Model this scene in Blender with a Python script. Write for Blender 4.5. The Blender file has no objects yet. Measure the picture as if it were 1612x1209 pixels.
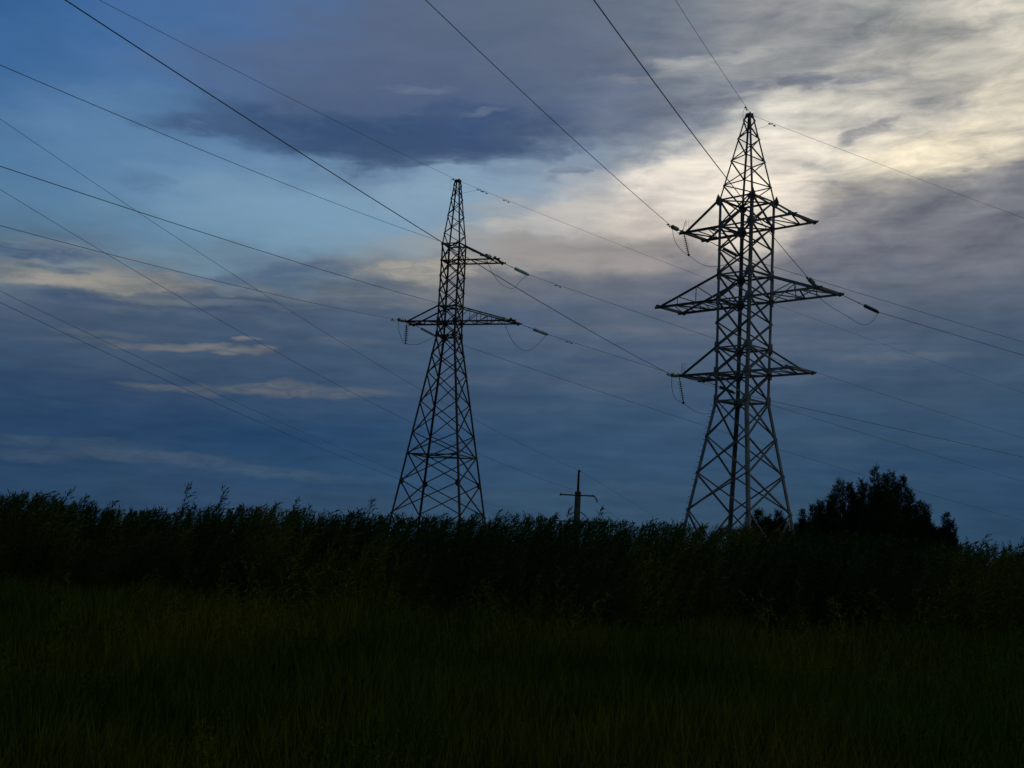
import bpy, math, random
import numpy as np
from mathutils import Vector, Matrix
sc = bpy.context.scene
COL = sc.collection
R = math.radians
EYE = 1.8                                   # the photographer's eye above the field

# ------------------------------------------------------------------ camera
cam_data = bpy.data.cameras.new("camera"); cam = bpy.data.objects.new("camera", cam_data)
COL.objects.link(cam); sc.camera = cam
cam_data.sensor_width = 36.0; cam_data.lens = 43.62
cam_data.clip_start = 0.1; cam_data.clip_end = 9000
_p, _r = R(7.344), R(2.844)
_fw = Vector((0, math.cos(_p), math.sin(_p))); _up = Vector((0, -math.sin(_p), math.cos(_p))); _rt = Vector((1, 0, 0))
rt = _rt*math.cos(_r) + _up*math.sin(_r); up = _up*math.cos(_r) - _rt*math.sin(_r)
M = Matrix((rt, up, -_fw)).transposed().to_4x4(); M.translation = Vector((0, 0, EYE))
cam.matrix_world = M

sc.view_settings.view_transform = 'Standard'; sc.view_settings.look = 'None'
sc.view_settings.exposure = 0.0; sc.view_settings.gamma = 1.0
sc.render.engine = 'CYCLES'
sc.cycles.use_denoising = True
sc.cycles.max_bounces = 6; sc.cycles.transparent_max_bounces = 8

# ------------------------------------------------------------------ sky at dusk
SUN_AZ, SUN_EL = 9.0, 15.0                 # degrees right of the view axis, above the horizon (behind the clouds)
def lin(h):
    o = []
    for c in h:
        c = c/255
        o.append(c/12.92 if c <= .04045 else ((c+.055)/1.055)**2.4)
    return (*o, 1.0)
CLOUDS = [
 (-10.12, 14.93, 7.6, 1.75, 2.4, (122, 154, 178), 0.65, 1.0),
 (-16.87, 16.7, 7.22, 1.95, 1.6, (98, 134, 168), 0.45, 1.0),
 (-3.04, 16.05, 3.61, 0.96, 7.3, (136, 162, 182), 0.6, 1.0),
 (-6.98, 20.83, 9.94, 1.81, 3.1, (84, 99, 127), 0.55, 1.0),
 (0.83, 22.97, 7.98, 1.84, -1.4, (92, 104, 126), 0.5, 1.0),
 (-8.0, 18.29, 7.45, 1.13, 1.3, (52, 76, 110), 0.9, 1.0),
 (-5.26, 17.78, 5.11, 0.84, 4.2, (58, 80, 112), 0.8, 0.9),
 (-13.56, 17.94, 3.45, 0.43, 1.9, (66, 90, 124), 0.8, 1.0),
 (-2.0, 18.96, 3.34, 1.03, 3.2, (58, 80, 116), 0.8, 0.8),
 (-10.94, 21.67, 4.16, 0.45, 9.1, (86, 102, 130), 0.5, 1.0),
 (-17.42, 15.11, 1.51, 0.36, -0.7, (78, 110, 142), 0.45, 1.0),
 (10.43, 15.89, 3.21, 2.33, -0.1, (240, 229, 212), 0.75, 1.0),
 (7.75, 16.72, 3.24, 1.06, 12.0, (226, 217, 204), 0.6, 1.0),
 (13.27, 18.5, 5.43, 1.71, 6.3, (228, 219, 204), 0.65, 1.0),
 (18.88, 17.89, 3.5, 0.86, 9.0, (230, 218, 192), 0.8, 0.9),
 (22.08, 19.01, 1.84, 1.57, -4.3, (218, 208, 188), 0.7, 1.0),
 (17.75, 21.42, 4.12, 1.1, 6.0, (190, 186, 176), 0.5, 1.0),
 (11.21, 19.51, 2.03, 0.64, 8.5, (214, 210, 200), 0.6, 1.0),
 (19.71, 14.05, 6.91, 1.86, 4.2, (112, 114, 124), 0.6, 1.0),
 (15.96, 18.97, 1.05, 0.36, 17.3, (150, 150, 150), 0.6, 0.9),
 (19.14, 20.01, 1.89, 0.49, 4.1, (150, 150, 150), 0.45, 1.0),
 (14.04, 22.94, 3.4, 0.4, 11.4, (128, 132, 138), 0.5, 1.0),
 (9.62, 23.47, 2.63, 0.47, 15.4, (128, 132, 140), 0.5, 1.0),
 (10.55, 22.11, 3.52, 0.41, 6.2, (170, 170, 168), 0.4, 1.0),
 (22.36, 23.37, 2.39, 1.06, -5.9, (214, 208, 194), 0.5, 1.0),
 (21.29, 16.42, 4.43, 0.73, 9.1, (116, 118, 126), 0.7, 0.9),
 (16.98, 15.65, 3.55, 0.82, 13.3, (128, 128, 132), 0.5, 1.0),
 (2.42, 15.31, 2.1, 0.48, 11.7, (190, 186, 180), 0.6, 0.9),
 (-0.24, 14.48, 1.8, 0.3, -1.1, (182, 180, 174), 0.6, 0.9),
 (4.3, 13.5, 5.07, 0.77, 1.7, (158, 150, 146), 0.5, 1.0),
 (-3.72, 12.31, 3.28, 0.51, 6.4, (170, 162, 150), 0.7, 0.9),
 (-17.43, 10.56, 5.45, 0.44, 3.1, (150, 142, 134), 0.65, 1.0),
 (-20.62, 10.28, 2.36, 0.21, 2.5, (160, 150, 140), 0.5, 1.0),
 (-21.51, 11.35, 2.47, 0.23, 4.2, (68, 88, 116), 0.85, 0.8),
 (-20.15, 10.84, 1.85, 0.16, 4.7, (80, 98, 120), 0.7, 0.8),
 (-10.18, 11.72, 2.9, 0.41, 10.8, (76, 96, 122), 0.7, 0.9),
 (-15.17, 10.0, 5.28, 0.31, 3.5, (60, 78, 106), 0.7, 0.8),
 (-20.03, 9.61, 1.85, 0.37, 4.3, (62, 80, 108), 0.6, 0.9),
 (-16.0, 9.98, 1.66, 0.14, 2.6, (104, 110, 118), 0.6, 0.9),
 (-7.48, 10.83, 3.52, 0.35, 2.2, (112, 116, 122), 0.5, 1.0),
 (-14.17, 8.04, 2.65, 0.22, 1.8, (122, 118, 118), 0.8, 1.0),
 (-12.95, 8.61, 0.71, 0.11, 1.8, (120, 116, 116), 0.7, 0.9),
 (-18.31, 8.31, 1.61, 0.16, 0.4, (98, 102, 112), 0.5, 0.9),
 (-16.51, 6.23, 1.63, 0.11, 0.6, (96, 100, 108), 0.6, 0.9),
 (-10.94, 6.37, 5.41, 0.28, 3.1, (98, 100, 108), 0.75, 1.0),
 (-7.34, 8.75, 2.63, 0.26, 1.9, (92, 98, 112), 0.5, 1.0),
 (5.62, 10.05, 4.71, 0.24, 0.8, (106, 108, 120), 0.5, 1.0),
 (14.01, 9.36, 4.2, 0.17, -0.4, (98, 102, 118), 0.5, 0.9),
 (18.4, 8.96, 3.21, 0.21, 2.1, (92, 98, 114), 0.5, 0.9),
 (12.9, 8.21, 5.07, 0.17, -0.0, (66, 84, 112), 0.5, 0.9),
 (2.18, 7.58, 5.32, 0.3, 1.5, (84, 92, 110), 0.4, 1.0),
 (-19.21, 3.41, 3.41, 0.29, 1.0, (66, 82, 102), 0.6, 1.0),
 (-20.71, 2.83, 2.82, 0.26, 0.9, (64, 80, 100), 0.6, 0.9),
 (-15.96, 2.97, 4.07, 0.3, -0.4, (68, 82, 102), 0.7, 0.8),
 (-10.1, 2.65, 4.83, 0.23, 1.3, (66, 84, 106), 0.65, 1.0),
 (-21.1, 7.06, 6.72, 0.57, 2.5, (60, 78, 102), 0.5, 1.0),
 (-15.86, 5.01, 8.18, 0.44, 2.3, (42, 66, 98), 0.5, 1.0),
 (-0.5, 2.18, 6.43, 0.35, 2.8, (60, 80, 104), 0.5, 1.0),
 (19.22, 4.12, 4.71, 0.26, 1.6, (44, 68, 100), 0.5, 1.0),
 (6.73, 20.22, 3.91, 0.42, -1.5, (98, 106, 124), 0.6, 1.0),
 (8.81, 20.69, 3.86, 0.39, 3.3, (108, 114, 128), 0.7, 1.0),
 (12.92, 21.08, 4.34, 0.35, 1.0, (108, 114, 128), 0.9, 1.0),
 (5.87, 19.1, 3.31, 0.84, 0.8, (96, 106, 126), 0.6, 1.0),
 (6.23, 17.69, 2.38, 0.48, 8.4, (120, 128, 142), 0.4, 1.0),
 (7.53, 23.09, 3.56, 0.36, 14.3, (112, 118, 130), 0.5, 1.0),
 (9.06, 22.14, 3.25, 0.27, 8.5, (172, 172, 168), 0.45, 1.0),
 (6.99, 21.52, 2.7, 0.21, 5.6, (150, 152, 156), 0.4, 1.0),
 (15.82, 18.92, 1.24, 0.36, 17.4, (150, 150, 152), 0.7, 1.0),
 (19.68, 19.84, 1.61, 0.54, 2.1, (150, 150, 150), 0.55, 1.0),
 (17.74, 22.6, 3.04, 0.44, 3.7, (146, 148, 148), 0.45, 1.0),
 (10.88, 9.69, 6.59, 0.17, -0.0, (96, 104, 120), 0.55, 1.0),
 (8.3, 8.97, 4.36, 0.17, 0.5, (92, 101, 118), 0.5, 1.0),
 (16.5, 9.01, 4.37, 0.16, -0.7, (92, 100, 116), 0.5, 1.0),
 (10.92, 8.17, 6.28, 0.17, -0.7, (86, 96, 114), 0.5, 1.0),
 (15.13, 8.66, 4.42, 0.14, -0.4, (70, 86, 110), 0.5, 1.0),
 (9.15, 9.57, 5.79, 0.12, 0.3, (76, 90, 114), 0.5, 1.0),
 (2.72, 8.77, 4.74, 0.21, 0.4, (62, 80, 108), 0.5, 1.0),
 (0.76, 6.34, 7.67, 0.24, 1.7, (70, 86, 108), 0.4, 1.0),
 (15.18, 5.13, 6.03, 0.19, 0.5, (64, 82, 104), 0.4, 1.0),
 (7.63, 2.7, 4.6, 0.26, 1.5, (60, 80, 102), 0.5, 1.0),
 (-14.06, 10.11, 4.49, 0.14, 2.3, (108, 112, 118), 0.5, 1.0),
 (-18.01, 7.92, 3.22, 0.16, 2.4, (84, 94, 110), 0.5, 1.0),
 (0.29, 18.73, 2.27, 0.79, 8.1, (70, 87, 114), 0.7, 1.0),
 (1.69, 18.06, 1.35, 0.36, 15.3, (78, 94, 120), 0.6, 1.0),
 (4.06, 19.2, 2.11, 0.42, 8.8, (92, 104, 126), 0.5, 1.0),
 (-3.72, 17.21, 1.81, 0.27, 6.5, (70, 88, 116), 0.7, 1.0),
 (-6.71, 16.99, 1.79, 0.21, 2.6, (66, 86, 116), 0.6, 1.0),
 (1.44, 16.97, 0.84, 0.27, 21.3, (104, 120, 142), 0.7, 1.0),
 (-5.43, 20.35, 1.51, 0.18, 2.5, (104, 117, 138), 0.6, 1.0),
 (-2.04, 19.63, 1.21, 0.18, 8.7, (104, 117, 140), 0.6, 1.0),
 (-8.1, 19.63, 2.09, 0.27, -0.4, (74, 92, 120), 0.5, 1.0),
 (-0.31, 21.28, 5.49, 0.43, 5.3, (84, 98, 122), 0.5, 1.0),
 (-4.07, 22.71, 6.11, 0.43, 7.5, (82, 98, 124), 0.4, 1.0),
 (-10.66, 18.12, 1.76, 0.26, -1.8, (52, 76, 110), 0.5, 1.0),
]
SKY_EL = [0, 1.5, 3, 4.5, 6, 7.5, 9, 10.5, 12, 13.5, 15, 16.5, 18, 20, 22, 24.5, 27]
SKY = [
 [(44, 66, 92), (44, 66, 92), (45, 67, 93), (46, 68, 94), (47, 69, 95), (48, 70, 96), (49, 71, 97), (50, 72, 98), (50, 73, 98), (51, 74, 99), (51, 74, 99), (51, 75, 99), (52, 76, 100), (52, 76, 100), (52, 76, 99), (52, 75, 98), (52, 75, 98), (52, 74, 97), (52, 74, 96), (51, 74, 96), (50, 73, 96), (49, 72, 96), (48, 71, 96), (47, 71, 96), (46, 70, 96), (46, 70, 96)],
 [(42, 67, 95), (43, 67, 95), (43, 67, 95), (44, 68, 95), (46, 69, 96), (46, 69, 97), (47, 70, 98), (48, 71, 99), (49, 72, 99), (50, 73, 99), (51, 74, 99), (51, 75, 100), (52, 76, 100), (52, 76, 100), (52, 76, 99), (52, 75, 98), (52, 75, 98), (52, 74, 97), (52, 74, 96), (51, 74, 96), (50, 73, 96), (49, 72, 96), (48, 71, 96), (47, 71, 96), (46, 70, 96), (46, 70, 96)],
 [(38, 63, 95), (38, 64, 95), (39, 65, 95), (41, 66, 96), (42, 67, 97), (42, 67, 98), (41, 68, 99), (41, 69, 100), (43, 70, 100), (44, 71, 101), (45, 72, 101), (47, 73, 102), (49, 75, 103), (51, 76, 103), (52, 76, 103), (53, 77, 103), (53, 76, 102), (53, 76, 101), (52, 75, 100), (51, 74, 99), (50, 74, 98), (49, 73, 98), (48, 72, 97), (47, 71, 97), (46, 70, 97), (46, 70, 97)],
 [(40, 65, 95), (39, 64, 95), (40, 64, 95), (40, 65, 96), (41, 65, 97), (39, 65, 97), (38, 65, 98), (37, 65, 98), (40, 67, 100), (43, 69, 101), (45, 71, 102), (47, 72, 102), (49, 74, 102), (51, 75, 103), (52, 76, 104), (53, 78, 105), (54, 78, 105), (53, 77, 104), (53, 77, 103), (52, 76, 102), (52, 75, 102), (51, 75, 101), (50, 74, 100), (49, 73, 100), (49, 73, 100), (49, 73, 99)],
 [(51, 72, 100), (49, 71, 99), (50, 71, 99), (50, 71, 99), (51, 71, 99), (51, 72, 100), (51, 74, 102), (52, 74, 102), (53, 74, 102), (53, 75, 103), (54, 76, 104), (54, 76, 104), (55, 77, 104), (55, 77, 104), (56, 78, 105), (57, 79, 106), (57, 79, 106), (57, 79, 105), (56, 78, 105), (56, 78, 104), (55, 77, 103), (55, 77, 102), (54, 76, 102), (53, 76, 102), (53, 76, 102), (53, 76, 102)],
 [(61, 79, 105), (60, 78, 104), (61, 79, 104), (63, 80, 104), (65, 81, 105), (64, 81, 104), (62, 79, 104), (62, 79, 104), (62, 80, 105), (62, 81, 106), (63, 82, 107), (63, 82, 107), (63, 83, 108), (64, 83, 108), (65, 84, 108), (67, 84, 108), (66, 84, 107), (65, 83, 107), (64, 83, 107), (63, 82, 106), (62, 81, 105), (61, 80, 104), (60, 80, 103), (59, 79, 103), (58, 78, 102), (58, 78, 102)],
 [(81, 95, 114), (75, 90, 112), (70, 85, 108), (70, 85, 107), (69, 85, 107), (66, 82, 106), (66, 82, 106), (67, 83, 106), (68, 84, 108), (69, 86, 109), (70, 87, 110), (71, 88, 111), (72, 89, 112), (74, 90, 113), (76, 91, 113), (78, 92, 113), (78, 92, 113), (77, 91, 112), (76, 90, 112), (74, 89, 111), (72, 88, 110), (70, 87, 109), (69, 86, 108), (67, 84, 107), (66, 84, 106), (66, 84, 106)],
 [(91, 107, 123), (98, 111, 123), (121, 123, 126), (129, 128, 127), (115, 118, 123), (92, 101, 117), (81, 95, 115), (80, 94, 114), (80, 93, 113), (79, 92, 112), (79, 92, 113), (80, 93, 114), (81, 94, 115), (83, 95, 116), (85, 96, 116), (88, 98, 117), (88, 98, 117), (87, 97, 116), (86, 96, 115), (85, 95, 114), (83, 94, 113), (81, 92, 112), (79, 91, 110), (77, 90, 109), (77, 89, 108), (77, 89, 108)],
 [(86, 117, 143), (85, 113, 137), (83, 108, 132), (94, 118, 141), (105, 131, 151), (106, 130, 149), (101, 124, 144), (99, 119, 139), (104, 119, 135), (121, 126, 132), (123, 124, 127), (114, 115, 122), (108, 111, 121), (104, 108, 120), (101, 106, 119), (101, 105, 119), (100, 105, 119), (100, 105, 119), (100, 105, 118), (97, 103, 117), (94, 101, 116), (91, 99, 114), (90, 98, 113), (88, 97, 112), (88, 96, 111), (88, 97, 111)],
 [(84, 120, 152), (86, 121, 151), (89, 124, 153), (93, 127, 155), (97, 131, 158), (101, 134, 160), (104, 136, 161), (109, 139, 163), (114, 142, 163), (124, 145, 161), (137, 149, 157), (148, 151, 153), (151, 149, 148), (148, 144, 143), (143, 139, 139), (140, 136, 136), (137, 133, 135), (133, 130, 134), (127, 125, 130), (119, 119, 127), (111, 113, 124), (104, 108, 120), (102, 106, 118), (100, 105, 117), (99, 104, 117), (100, 104, 117)],
 [(80, 118, 154), (81, 119, 154), (84, 122, 156), (88, 124, 158), (92, 128, 160), (98, 134, 164), (103, 138, 166), (107, 142, 168), (112, 144, 170), (116, 147, 172), (120, 149, 173), (125, 151, 172), (146, 159, 169), (165, 168, 170), (177, 173, 171), (184, 178, 170), (189, 180, 172), (186, 178, 170), (171, 163, 159), (149, 145, 146), (130, 130, 135), (119, 121, 128), (116, 118, 126), (112, 115, 124), (109, 113, 122), (109, 113, 123)],
 [(71, 109, 150), (73, 111, 151), (78, 116, 155), (82, 120, 158), (85, 121, 158), (88, 123, 158), (92, 126, 161), (91, 120, 152), (91, 118, 148), (95, 121, 150), (102, 127, 155), (110, 136, 162), (120, 144, 168), (142, 157, 172), (168, 172, 177), (192, 189, 185), (209, 202, 193), (220, 210, 198), (222, 212, 196), (196, 187, 176), (170, 164, 157), (152, 149, 145), (145, 143, 141), (137, 136, 137), (127, 128, 131), (131, 131, 133)],
 [(67, 106, 150), (69, 108, 151), (73, 111, 154), (77, 115, 157), (77, 112, 151), (74, 103, 140), (67, 92, 126), (67, 91, 125), (67, 89, 123), (68, 89, 122), (72, 91, 122), (80, 98, 128), (96, 117, 144), (110, 130, 154), (125, 142, 162), (142, 153, 165), (175, 179, 180), (205, 202, 194), (220, 214, 202), (220, 212, 198), (213, 206, 190), (201, 195, 180), (204, 196, 177), (190, 182, 167), (179, 172, 160), (185, 178, 164)],
 [(58, 99, 146), (62, 102, 148), (67, 106, 152), (71, 109, 155), (74, 110, 154), (75, 107, 149), (75, 103, 143), (74, 98, 132), (74, 94, 125), (73, 92, 124), (74, 92, 122), (76, 93, 122), (77, 95, 124), (87, 101, 126), (95, 109, 130), (103, 115, 135), (126, 135, 146), (153, 157, 161), (183, 183, 178), (185, 183, 176), (180, 178, 170), (172, 170, 163), (174, 171, 163), (183, 178, 166), (192, 186, 170), (191, 184, 170)],
 [(50, 92, 140), (53, 94, 142), (58, 99, 147), (64, 103, 151), (68, 105, 151), (72, 106, 151), (75, 106, 150), (80, 105, 142), (82, 102, 134), (84, 100, 128), (85, 101, 127), (87, 101, 127), (88, 102, 126), (92, 105, 127), (96, 107, 127), (100, 110, 128), (112, 121, 134), (128, 135, 142), (148, 151, 151), (142, 144, 146), (142, 143, 144), (149, 149, 147), (162, 160, 154), (174, 171, 161), (184, 180, 168), (186, 181, 169)],
 [(50, 92, 140), (53, 95, 143), (58, 98, 146), (62, 102, 150), (66, 103, 150), (69, 103, 150), (73, 104, 150), (78, 107, 148), (81, 105, 140), (82, 100, 128), (85, 101, 127), (88, 103, 127), (90, 104, 126), (94, 107, 127), (98, 109, 127), (102, 112, 128), (116, 125, 136), (129, 134, 141), (138, 140, 143), (142, 144, 145), (146, 148, 148), (151, 153, 151), (167, 166, 159), (184, 180, 169), (195, 190, 175), (195, 190, 175)],
 [(50, 92, 140), (54, 95, 143), (58, 99, 147), (62, 102, 150), (66, 103, 150), (69, 103, 150), (73, 105, 150), (79, 107, 148), (81, 104, 138), (83, 100, 128), (85, 102, 127), (88, 103, 127), (91, 104, 126), (94, 107, 127), (98, 109, 127), (103, 112, 128), (118, 125, 136), (129, 135, 141), (138, 140, 143), (142, 144, 145), (146, 148, 148), (151, 153, 151), (167, 167, 160), (184, 180, 169), (195, 190, 175), (195, 190, 175)],
]

W = bpy.data.worlds.new("World"); sc.world = W; W.use_nodes = True
nt = W.node_tree; N = nt.nodes; Lk = nt.links
N.clear()
def nd(t, **k):
    n = N.new(t)
    for a, b in k.items(): setattr(n, a, b)
    return n
def put(sock, v):
    if hasattr(v, 'is_output'): Lk.new(v, sock)
    else: sock.default_value = v
def mth(op, a, b=0.0, c=0.0, clamp=False):
    n = nd('ShaderNodeMath', operation=op, use_clamp=clamp)
    put(n.inputs[0], a); put(n.inputs[1], b); put(n.inputs[2], c)
    return n.outputs[0]
def mix(f, a, b, mode='MIX'):
    n = nd('ShaderNodeMix', data_type='RGBA', blend_type=mode)
    put(n.inputs['Factor'], f); put(n.inputs[6], a); put(n.inputs[7], b)
    return n.outputs[2]
def sstep(v, lo, hi, a=0.0, b=1.0):
    n = nd('ShaderNodeMapRange', interpolation_type='SMOOTHSTEP')
    put(n.inputs[0], v); put(n.inputs[1], lo); put(n.inputs[2], hi); put(n.inputs[3], a); put(n.inputs[4], b)
    return n.outputs[0]
tc = nd('ShaderNodeTexCoord'); sx = nd('ShaderNodeSeparateXYZ'); Lk.new(tc.outputs['Generated'], sx.inputs[0])
AZ = mth('MULTIPLY', mth('ARCTAN2', sx.outputs[0], sx.outputs[1]), 180/math.pi)
EL = mth('MULTIPLY', mth('ARCSINE', sx.outputs[2]), 180/math.pi)
def noise(sx_, sy_, detail, rough, seed, dist=0.0, shear=0.0):
    cx = nd('ShaderNodeCombineXYZ')
    put(cx.inputs[0], mth('MULTIPLY_ADD', AZ, sx_, seed*7.3))
    put(cx.inputs[1], mth('MULTIPLY_ADD', mth('MULTIPLY_ADD', AZ, shear, EL), sy_, seed*3.1))
    n = nd('ShaderNodeTexNoise', noise_dimensions='2D'); Lk.new(cx.outputs[0], n.inputs['Vector'])
    n.inputs['Scale'].default_value = 1; n.inputs['Detail'].default_value = detail
    n.inputs['Roughness'].default_value = rough; n.inputs['Distortion'].default_value = dist
    return n
wn = noise(.16, .42, 6, .56, 1.0); ws = nd('ShaderNodeSeparateColor'); Lk.new(wn.outputs['Color'], ws.inputs[0])
wm = noise(.42, 1.3, 5, .52, 2.0); wt = nd('ShaderNodeSeparateColor'); Lk.new(wm.outputs['Color'], wt.inputs[0])
def warp(c, s1, a1, s2, a2):
    v = mth('MULTIPLY_ADD', mth('SUBTRACT', s1, .5), a1, c)
    return mth('MULTIPLY_ADD', mth('SUBTRACT', s2, .5), a2, v)
AZW = warp(AZ, ws.outputs[0], 5.0, wt.outputs[0], 2.6)
ELW = warp(EL, ws.outputs[1], 2.2, wt.outputs[1], 1.2)
u = mth('MULTIPLY_ADD', AZW, 1/50, .5)
col = None
for i, e in enumerate(SKY_EL):
    r_ = nd('ShaderNodeValToRGB'); r_.color_ramp.interpolation = 'B_SPLINE'
    hx = SKY[i]
    el_ = r_.color_ramp.elements
    el_[0].position = 0; el_[0].color = lin(hx[0]); el_[1].position = 1; el_[1].color = lin(hx[25])
    for k in range(1, 25):
        q = el_.new(k/25); q.color = lin(hx[k])
    Lk.new(u, r_.inputs[0])
    col = r_.outputs[0] if col is None else mix(sstep(ELW, SKY_EL[i-1], e), col, r_.outputs[0])
f1 = noise(.28, .90, 8, .60, 5.0, .3, -.08); f2 = noise(.32, 2.6, 5, .5, 8.0, .15, .02); f3 = noise(.55, 2.6, 6, .65, 11.0, .8, -.05)
rag = sstep(f3.outputs[0], .34, .60, .55, 1.1)
rag2 = sstep(f3.outputs[0], .30, .55, .70, 1.05)
# separate cloud banks: an ellipse in the sky each, with edges broken by the noise
for a0, e0, ra, re, tilt, hx, st, soft in CLOUDS:
    ca, sa = math.cos(R(tilt)), math.sin(R(tilt))
    k = min(1.0, re/1.2)
    da = mth('SUBTRACT', AZW, a0)
    ey = mth('MULTIPLY_ADD', mth('SUBTRACT', ELW, EL), .35 + .65*k, EL)
    de = mth('SUBTRACT', ey, e0)
    x_ = mth('ADD', mth('MULTIPLY', da, ca/ra), mth('MULTIPLY', de, sa/ra))
    y_ = mth('ADD', mth('MULTIPLY', da, -sa/re), mth('MULTIPLY', de, ca/re))
    d2 = mth('ADD', mth('MULTIPLY', x_, x_), mth('MULTIPLY', y_, y_))
    m_ = sstep(d2, 1.9, 1.9*(1-soft) - .25, 0.0, st)
    if .62 <= re < 1.3: m_ = mth('MULTIPLY', m_, rag2, clamp=True)
    if re < .62: m_ = mth('MULTIPLY', m_, rag, clamp=True)
    col = mix(m_, col, lin(hx))
# fine streaks and mottling inside the cloud
cl = sstep(mth('MULTIPLY_ADD', AZW, .055, mth('MULTIPLY', ELW, -.03)), -.75, .35, .10, 1.0)   # the clear blue left stays smooth
cl = mth('MAXIMUM', cl, sstep(ELW, 11.0, 13.2, 1.0, 0.0))        # and the banks low in the left are textured again
amp = mth('MULTIPLY', cl, sstep(EL, 9, 18, .42, 1.55))
g_ = mth('MULTIPLY_ADD', mth('SUBTRACT', f1.outputs[0], .5), amp, 1.0)
g_ = mth('MULTIPLY_ADD', mth('SUBTRACT', f2.outputs[0], .5), mth('MULTIPLY', amp, sstep(EL, 8, 15, .8, .32)), g_)
gd = mth('SUBTRACT', g_, 1.0)                # thin parts of the cloud are warmer, thick parts bluer
gv = nd('ShaderNodeCombineXYZ')
for i_, k_ in enumerate((1.10, 1.0, .86)): put(gv.inputs[i_], mth('MULTIPLY_ADD', gd, k_, (sstep(EL, 9, 15, .98, 1.06), 1.065, 1.075)[i_]))
vs = nd('ShaderNodeVectorMath', operation='MULTIPLY'); Lk.new(col, vs.inputs[0]); Lk.new(gv.outputs[0], vs.inputs[1])
# the physical dusk sky behind the clouds, and all round where the field of cloud above ends
ns = nd('ShaderNodeTexSky', sky_type='NISHITA', sun_disc=False)
ns.sun_elevation = R(SUN_EL*.25); ns.sun_rotation = R(SUN_AZ)
nv = nd('ShaderNodeVectorMath', operation='SCALE'); Lk.new(ns.outputs[0], nv.inputs[0]); nv.inputs['Scale'].default_value = .05
back = sstep(mth('ABSOLUTE', AZ), 35, 100, .0, .75)
fin = mix(back, vs.outputs[0], nv.outputs[0])
bg = nd('ShaderNodeBackground'); Lk.new(fin, bg.inputs[0]); bg.inputs[1].default_value = 1.0
wo = nd('ShaderNodeOutputWorld'); Lk.new(bg.outputs[0], wo.inputs[0])

sun_d = bpy.data.lights.new("sun", 'SUN'); sun = bpy.data.objects.new("sun", sun_d); COL.objects.link(sun)
sun_d.energy = 0.12; sun_d.angle = R(20); sun_d.color = (1, .93, .8)
sd = Vector((math.sin(R(SUN_AZ))*math.cos(R(SUN_EL)), math.cos(R(SUN_AZ))*math.cos(R(SUN_EL)), math.sin(R(SUN_EL))))
sun.rotation_euler = sd.to_track_quat('Z', 'Y').to_euler()
# ------------------------------------------------------------------ materials
def new_mat(name, rough=.8, metal=0.0):
    m = bpy.data.materials.new(name); m.use_nodes = True
    b = m.node_tree.nodes['Principled BSDF']; b.inputs['Roughness'].default_value = rough; b.inputs['Metallic'].default_value = metal
    return m, m.node_tree, b
def noisy(name, c1, c2, scale, rough=.85, metal=0.0, c3=None, detail=5, stretch=(1, 1, 1), spec=.2):
    m, t, b = new_mat(name, rough, metal)
    g = t.nodes.new('ShaderNodeNewGeometry'); mp = t.nodes.new('ShaderNodeMapping'); mp.inputs['Scale'].default_value = stretch
    n = t.nodes.new('ShaderNodeTexNoise'); n.inputs['Scale'].default_value = scale; n.inputs['Detail'].default_value = detail
    r = t.nodes.new('ShaderNodeValToRGB'); e = r.color_ramp.elements
    e[0].position = .36; e[0].color = (*c1, 1); e[1].position = .64; e[1].color = (*c2, 1)
    if c3: q = e.new(.5); q.color = (*c3, 1)
    t.links.new(g.outputs['Position'], mp.inputs[0]); t.links.new(mp.outputs[0], n.inputs['Vector'])
    t.links.new(n.outputs[0], r.inputs[0]); t.links.new(r.outputs[0], b.inputs['Base Color'])
    b.inputs['Specular IOR Level'].default_value = spec
    return m
GALV = noisy('galvanised_steel', (.09, .115, .135), (.18, .215, .24), 1.6, .65, .25, spec=.3)
DARKSTEEL = noisy('weathered_steel', (.035, .033, .035), (.075, .07, .068), 1.4, .7, .2)
RUST = noisy('rusty_steel', (.035, .028, .025), (.06, .045, .038), 2.5, .85)
WIRE = noisy('stranded_aluminium', (.07, .075, .08), (.12, .12, .125), 3, .6, .4)
IRON = noisy('cast_iron_fitting', (.03, .03, .03), (.06, .06, .06), 8, .6, .3)
CONC = noisy('weathered_concrete', (.06, .066, .062), (.10, .10, .09), 1.2, .95)
BARK = noisy('bark', (.02, .017, .013), (.05, .042, .035), 6, .95)
PINE = noisy('dark_needles', (.016, .034, .018), (.036, .062, .024), 1.5, .95, c3=(.024, .048, .022), spec=.03)
WEED = noisy('weed_leaf', (.018, .042, .014), (.095, .105, .014), .3, .95, c3=(.024, .056, .015), spec=.03)
STEM = noisy('weed_stem', (.03, .035, .012), (.055, .045, .02), 2, .85)
GRASS = noisy('meadow_grass', (.024, .056, .005), (.090, .090, .009), .30, .95, c3=(.048, .080, .006), stretch=(1, .5, 1), spec=.03)
SOIL = noisy('field_soil', (.010, .016, .006), (.026, .026, .010), .5, 1.0, c3=(.016, .024, .008))
GLASS, _t, _b = new_mat('green_glass', .12)
_b.inputs['Base Color'].default_value = (.36, .48, .44, 1); _b.inputs['Transmission Weight'].default_value = .5; _b.inputs['IOR'].default_value = 1.45
PORC = noisy('dark_glazed_porcelain', (.04, .05, .045), (.07, .08, .07), 5, .3, spec=.5)

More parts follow.
